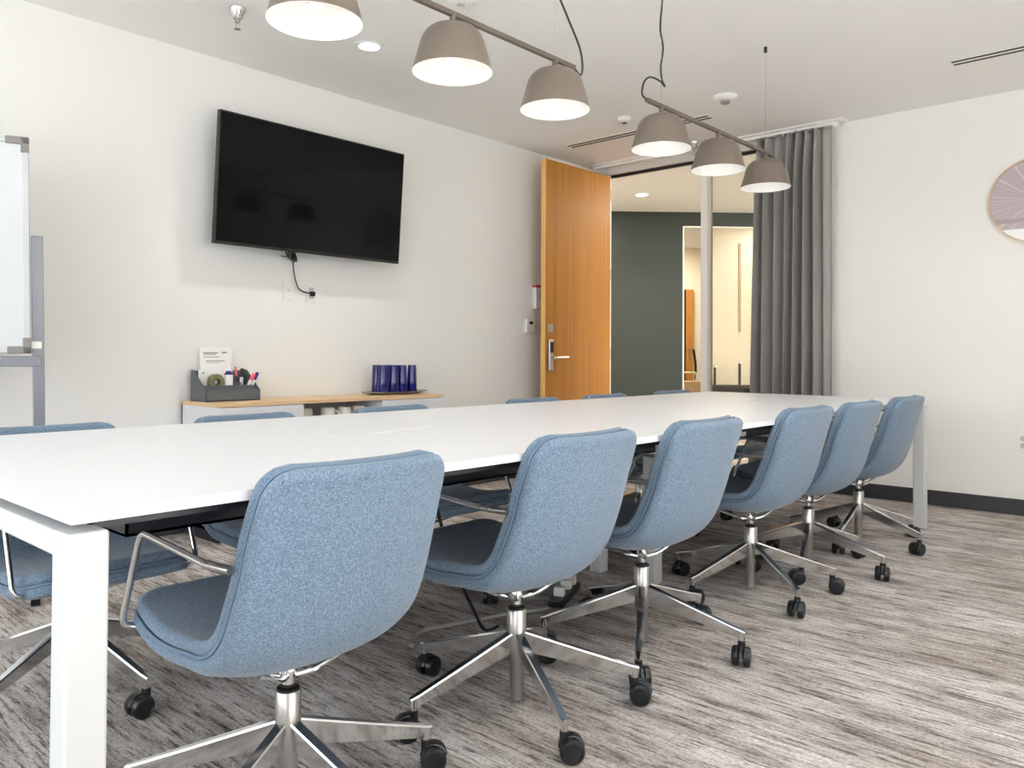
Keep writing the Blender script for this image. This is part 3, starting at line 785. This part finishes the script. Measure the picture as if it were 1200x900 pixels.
def make_chair():
    r = empty('swivel_chair')
    sh = pillow(.030, 0, 0).build('seat_shell', M['fabric'], r, smooth=70)
    cu_ = pillow(.034, .0322, .003, .006).build('seat_cushion', M['fabric'], r, smooth=70)
    MB().tube(perim_line(.0045, .0152), .0036, 8, closed=True).build('piping', M['piping'], cu_)
    for sx in (-1, 1):
        x = sx * .238
        pts = fillet([(sx * .205, .272, .398), (x, .285, .41), (x, .195, .592), (x, -.075, .566), (x, -.12, .565)], .032, 7)
        pts = fillet([(sx * .185, .252, .388), (x, .27, .400), (x, .178, .614), (x, -.085, .596), (x, -.12, .596)], .03, 7)
        a_ = MB().tube(pts, .0072, 12).build('armrest', M['chrome'], r)
        MB().tube([(x, -.092, .596), (x - sx * .003, -.13, .596), (x - sx * .01, -.17, .596)], .0086, 12).build('ferrule', M['brushed'], a_)
    mb = MB()
    for sx in (-1, 1):
        for sy in (-1, 1):
            mb.tube(smooth_pts([(sx * .012, sy * .012, .300), (sx * .04, sy * .035, .310), (sx * .072, sy * .06 + .01, .326), (sx * .105, sy * .08 + .02, .344)]), .0065, 10)
    mb.box((-.03, -.04, .330), (.03, .06, .347), .004)
    mb.build('seat_bracket', M['chrome'], r)
    mb = MB(); mb.lathe([(.0, .016), (.018, .016), (.0195, .018), (.0195, .112), (.0205, .114), (.0275, .16), (.0275, .266), (.0255, .269), (.0, .269)], 36)
    mb.build('column', M['brushed'], r)
    mb = MB(); mb.lathe([(.0245, .268), (.0245, .274), (.014, .276), (.014, .282)], 28); mb.build('collar', M['black'], r)
    mb = MB(); mb.lathe([(.0135, .276), (.0135, .302), (.018, .304), (.019, .314), (.014, .325), (.014, .347), (0, .347)], 28); mb.build('gas_lift', M['chrome'], r)
    lg = leg_mesh().build('base_leg', M['chrome'], r, smooth=25)
    cs = caster_mesh().build('caster', M['black'], lg, smooth=40); cs.location = (R_LEG, 0, 0); cs.scale = (1.12, 1.12, 1.12)
    for k in range(1, 5): copy_tree(lg, r)
    return r
proto = make_chair()
near_labels = ['blue grey fabric swivel chair nearest the camera, first in the right hand row',
 'blue grey swivel chair second from the front in the right hand row',
 'blue grey swivel chair third from the front in the right hand row',
 'blue grey swivel chair fourth from the front in the right hand row',
 'blue grey swivel chair fifth from the front, second from last in the right hand row',
 'blue grey swivel chair last in the right hand row by the far table leg']
far_labels = ['blue grey swivel chair at the left photo edge, first on the television side',
 'blue grey swivel chair second on the television side, in front of the desk organizer',
 'blue grey swivel chair third on the television side, in front of the blue tumblers',
 'blue grey swivel chair fourth on the television side, left of the oak door',
 'blue grey swivel chair fifth on the television side, in front of the oak door',
 'blue grey swivel chair last on the television side, in front of the green wall']
near = [(-1.50, .958, 90, 5), (-1.506, 1.697, 90, 44), (-1.50, 2.333, 90, 13), (-1.51, 3.18, 89, 38), (-1.49, 3.745, 90, -1), (-1.49, 4.425, 90, 57)]
FARX = -2.53
far = [(FARX, .895, -90, 12), (FARX, 1.58, -90, 27), (FARX, 2.285, -90, 6), (FARX, 3.25, -90, 27), (FARX, 3.91, -90, 6), (FARX, 4.68, -90, 30)]
first = True
for lst, labs, grp in ((near, near_labels, 'swivel chairs along the right side of the table'), (far, far_labels, 'swivel chairs along the television side of the table')):
    for (x, y, rz, ba), lb in zip(lst, labs):
        c = proto if first else copy_tree(proto); first = False
        c.location = (x, y, 0); c.rotation_euler.z = math.radians(rz); tag(c, lb, 'chair', grp)
        k = 0
        for chd in c.children:
            if lst is far and not chd.name.startswith(('base_leg', 'column', 'collar')): chd.location.z -= .028
            if chd.name.startswith('base_leg'):
                chd.rotation_euler.z = math.radians(ba + 72 * k - rz); k += 1
                for cc in chd.children: cc.rotation_euler.z = random.uniform(-1.9, 1.9)

# ------------------------------------------------------------------ linear pendants
LX = -1.88
def shade_meshes(first_only={}):
    return None
_sh = None
def pendant(y_first, rail0, rail1, cords, cables, label):
    global _sh
    r = empty('linear_pendant', (LX, (rail0 + rail1) / 2, 2.095), 0, label, 'pendant lamp')
    yc = (rail0 + rail1) / 2
    def G(x, y, z): return (x - LX, y - yc, z - 2.095)
    mb = MB(); mb.box(G(LX - .009, rail0, 2.084), G(LX + .009, rail1, 2.102), .003); mb.build('rail', M['brownrail'], r)
    for k in range(3):
        y = y_first[k]
        if _sh is None:
            mb = MB(); mb.lathe([(.1325, 0), (.105, .095), (.099, .112), (.089, .128), (.074, .141), (.05, .15), (.02, .1535), (0, .154)], 56)
            sd = mb.build('lamp_shade', M['taupe'], r, smooth=50); _sh = sd
            mb = MB(); mb.lathe([(.1325, 0), (.1305, -.0008), (.1025, .094), (.0965, .11), (.087, .1255), (.072, .138), (.049, .147), (0, .151)], 56); mb.build('shade_lining', M['lining'], sd, smooth=50)
            mb = MB(); mb.lathe([(.017, .148), (.017, .115), (.0, .115)], 20); mb.build('lamp_socket', M['lining'], sd)
            mb = MB(); mb.lathe([(.011, .116), (.013, .1), (.024, .075), (.027, .06), (.022, .043), (.01, .034), (0, .033)], 24); mb.build('bulb', M['bulb'], sd)
        else: sd = copy_tree(_sh, r)
        sd.location = G(LX, y, 1.902)
        mb = MB(); mb.lathe([(.0105, -.03), (.0105, .03)], 16, c=G(LX, y, 2.07), capb=True, capt=True); mb.build('stem', M['taupe'], r)
    for y in cables:
        MB().cyl(G(LX, y, 2.1), G(LX, y, CZ), .0011, 6).build('suspension_wire', M['brushed'], r)
        MB().lathe([(.009, -.03), (.009, 0)], 14, c=G(LX, y, CZ), capb=True, capt=True).build('ceiling_anchor', M['dark'], r)
    MB().tube([Vx(G(*p)) for p in smooth_pts(cords, 8)], .0042, 8).build('power_cord', M['dark'], r)
    return r
pendant((1.265, 1.79, 2.32), 1.16, 2.44,
        [(LX, 2.435, 2.094), (LX, 2.475, 2.075), (LX, 2.49, 2.11), (LX, 2.472, 2.18), (LX, 2.40, 2.27), (LX, 2.33, 2.36), (LX, 2.318, 2.45), (LX, 2.322, 2.56), (LX, 2.32, CZ)],
        (1.27, 2.32), 'nearer taupe linear pendant with three dome shades, cut by the top of the photo')
pendant((3.07, 3.60, 4.14), 2.95, 4.23,
        [(LX, 2.955, 2.095), (LX, 2.915, 2.11), (LX, 2.93, 2.165), (LX, 2.98, 2.20), (LX, 3.06, 2.203), (LX, 3.10, 2.19), (LX, 3.075, 2.215), (LX, 3.066, 2.27), (LX, 3.085, 2.36), (LX, 3.06, 2.44), (LX, 3.075, 2.56), (LX, 3.07, CZ)],
        (3.07, 4.14), 'farther taupe linear pendant with three dome shades, in front of the curtain')

# ------------------------------------------------------------------ light
W = bpy.data.worlds.new('daylight'); S.world = W; W.use_nodes = True
bg = W.node_tree.nodes['Background']; bg.inputs[0].default_value = (.86, .93, 1, 1); bg.inputs[1].default_value = 1.0
def area(name, loc, rot, sx, sy, power, col=(1, 1, 1), spread=180):
    l = bpy.data.lights.new(name, 'AREA'); l.shape = 'RECTANGLE'; l.size = sx; l.size_y = sy; l.energy = power; l.color = col
    l.spread = math.radians(spread)
    o = bpy.data.objects.new(name, l); COL.objects.link(o); o.location = loc; o.rotation_euler = rot; return o
sun = bpy.data.lights.new('sunlight', 'SUN'); sun.energy = 100; sun.angle = .03; sun.color = (.97, .985, 1)  # sun added to hit unseen floor and bounce light onto the ceiling
so_ = bpy.data.objects.new('sunlight', sun); COL.objects.link(so_); so_.rotation_euler = (0, math.radians(27), 0); so_.location = (4, 2, 6)
for k, (a, b) in enumerate(RW):
    area('window_daylight', (XR + .22, (a + b) / 2, 1.375), (0, PI / 2, 0), 2.25, b - a, 11 * (b - a), (.94, .975, 1))
for a, b in BW:
    area('window_daylight', ((a + b) / 2, YB - .22, 1.375), (PI / 2, 0, 0), b - a, 2.25, 14.8 * (b - a), (.92, .965, 1))
def spot(name, loc, power, col, size=2.2, r=.06):
    l = bpy.data.lights.new(name, 'SPOT'); l.energy = power; l.color = col; l.spot_size = size; l.spot_blend = .8; l.shadow_soft_size = r
    o = bpy.data.objects.new(name, l); COL.objects.link(o); o.location = loc; return o
spot('room_downlight', (-3.495, 2.70, CZ - .02), 24, (1, .95, .87))
for y in (2.7, 4.4): spot('room_downlight', (-.35, y, CZ - .02), 24, (1, .97, .93), 2.6)
spot('corridor_downlight', (-4.576, 7.093, CZ - .02), 70, (1, .9, .74))
def point(name, loc, power, col, r=.05):
    l = bpy.data.lights.new(name, 'POINT'); l.energy = power; l.color = col; l.shadow_soft_size = r
    o = bpy.data.objects.new(name, l); COL.objects.link(o); o.location = loc; return o
for y in (1.265, 1.79, 2.32, 3.07, 3.60, 4.14): point('pendant_bulb', (LX, y, 1.93), .1, (1, .97, .93), .025)
area('corridor_light', (-3.4, 7.4, CZ - .02), (0, 0, 0), 1.5, 1.0, 32, (1, .9, .76))
area('corridor_light', (-5.6, 6.8, CZ - .02), (0, 0, 0), 1.0, 1.0, 22, (1, .9, .76))
area('corridor_light', (.9, 8.5, 1.2), (0, PI / 2, 0), 1.8, 3.0, 88, (1, .88, .72))  # added fill low at the right, out of view, lifts the corridor ceiling
area('corridor_light', tuple((RG @ Vx((2.2, .5, CZ - .02)))), (0, 0, 0), .6, .6, 7, (1, .95, .87))
area('corridor_light', tuple((RG @ Vx((1.0, 2.2, CZ - .02)))), (0, 0, 0), .8, .8, 30, (1, .92, .8))

# ------------------------------------------------------------------ camera
f_, yaw, pitch, roll, cy = 937.0867, .733338449, .0161042561, .00516202069, 401.391343
c_, s_ = math.cos, math.sin
fw = Vx((-s_(yaw) * c_(pitch), c_(yaw) * c_(pitch), s_(pitch))); rt = Vx((c_(yaw), s_(yaw), 0)); up = rt.cross(fw)
rt, up = rt * c_(roll) + up * s_(roll), -rt * s_(roll) + up * c_(roll)
cam = bpy.data.cameras.new('camera'); co = bpy.data.objects.new('camera', cam); COL.objects.link(co)
cam.sensor_fit = 'HORIZONTAL'; cam.sensor_width = 36; cam.lens = f_ / 1200 * 36
cam.shift_y = -(450 - cy) / 1200; cam.clip_start = .02
co.matrix_world = Matrix(((rt.x, up.x, -fw.x, 0), (rt.y, up.y, -fw.y, 0), (rt.z, up.z, -fw.z, .982), (0, 0, 0, 1)))
S.camera = co
S.view_settings.view_transform = 'Standard'; S.view_settings.look = 'None'; S.view_settings.exposure = 0.74; S.view_settings.gamma = 1
S.view_settings.use_curve_mapping = False
S.cycles.use_denoising = True; S.cycles.max_bounces = 10; S.cycles.diffuse_bounces = 6; S.cycles.sample_clamp_indirect = 6
S.cycles.caustics_reflective = False; S.cycles.caustics_refractive = False
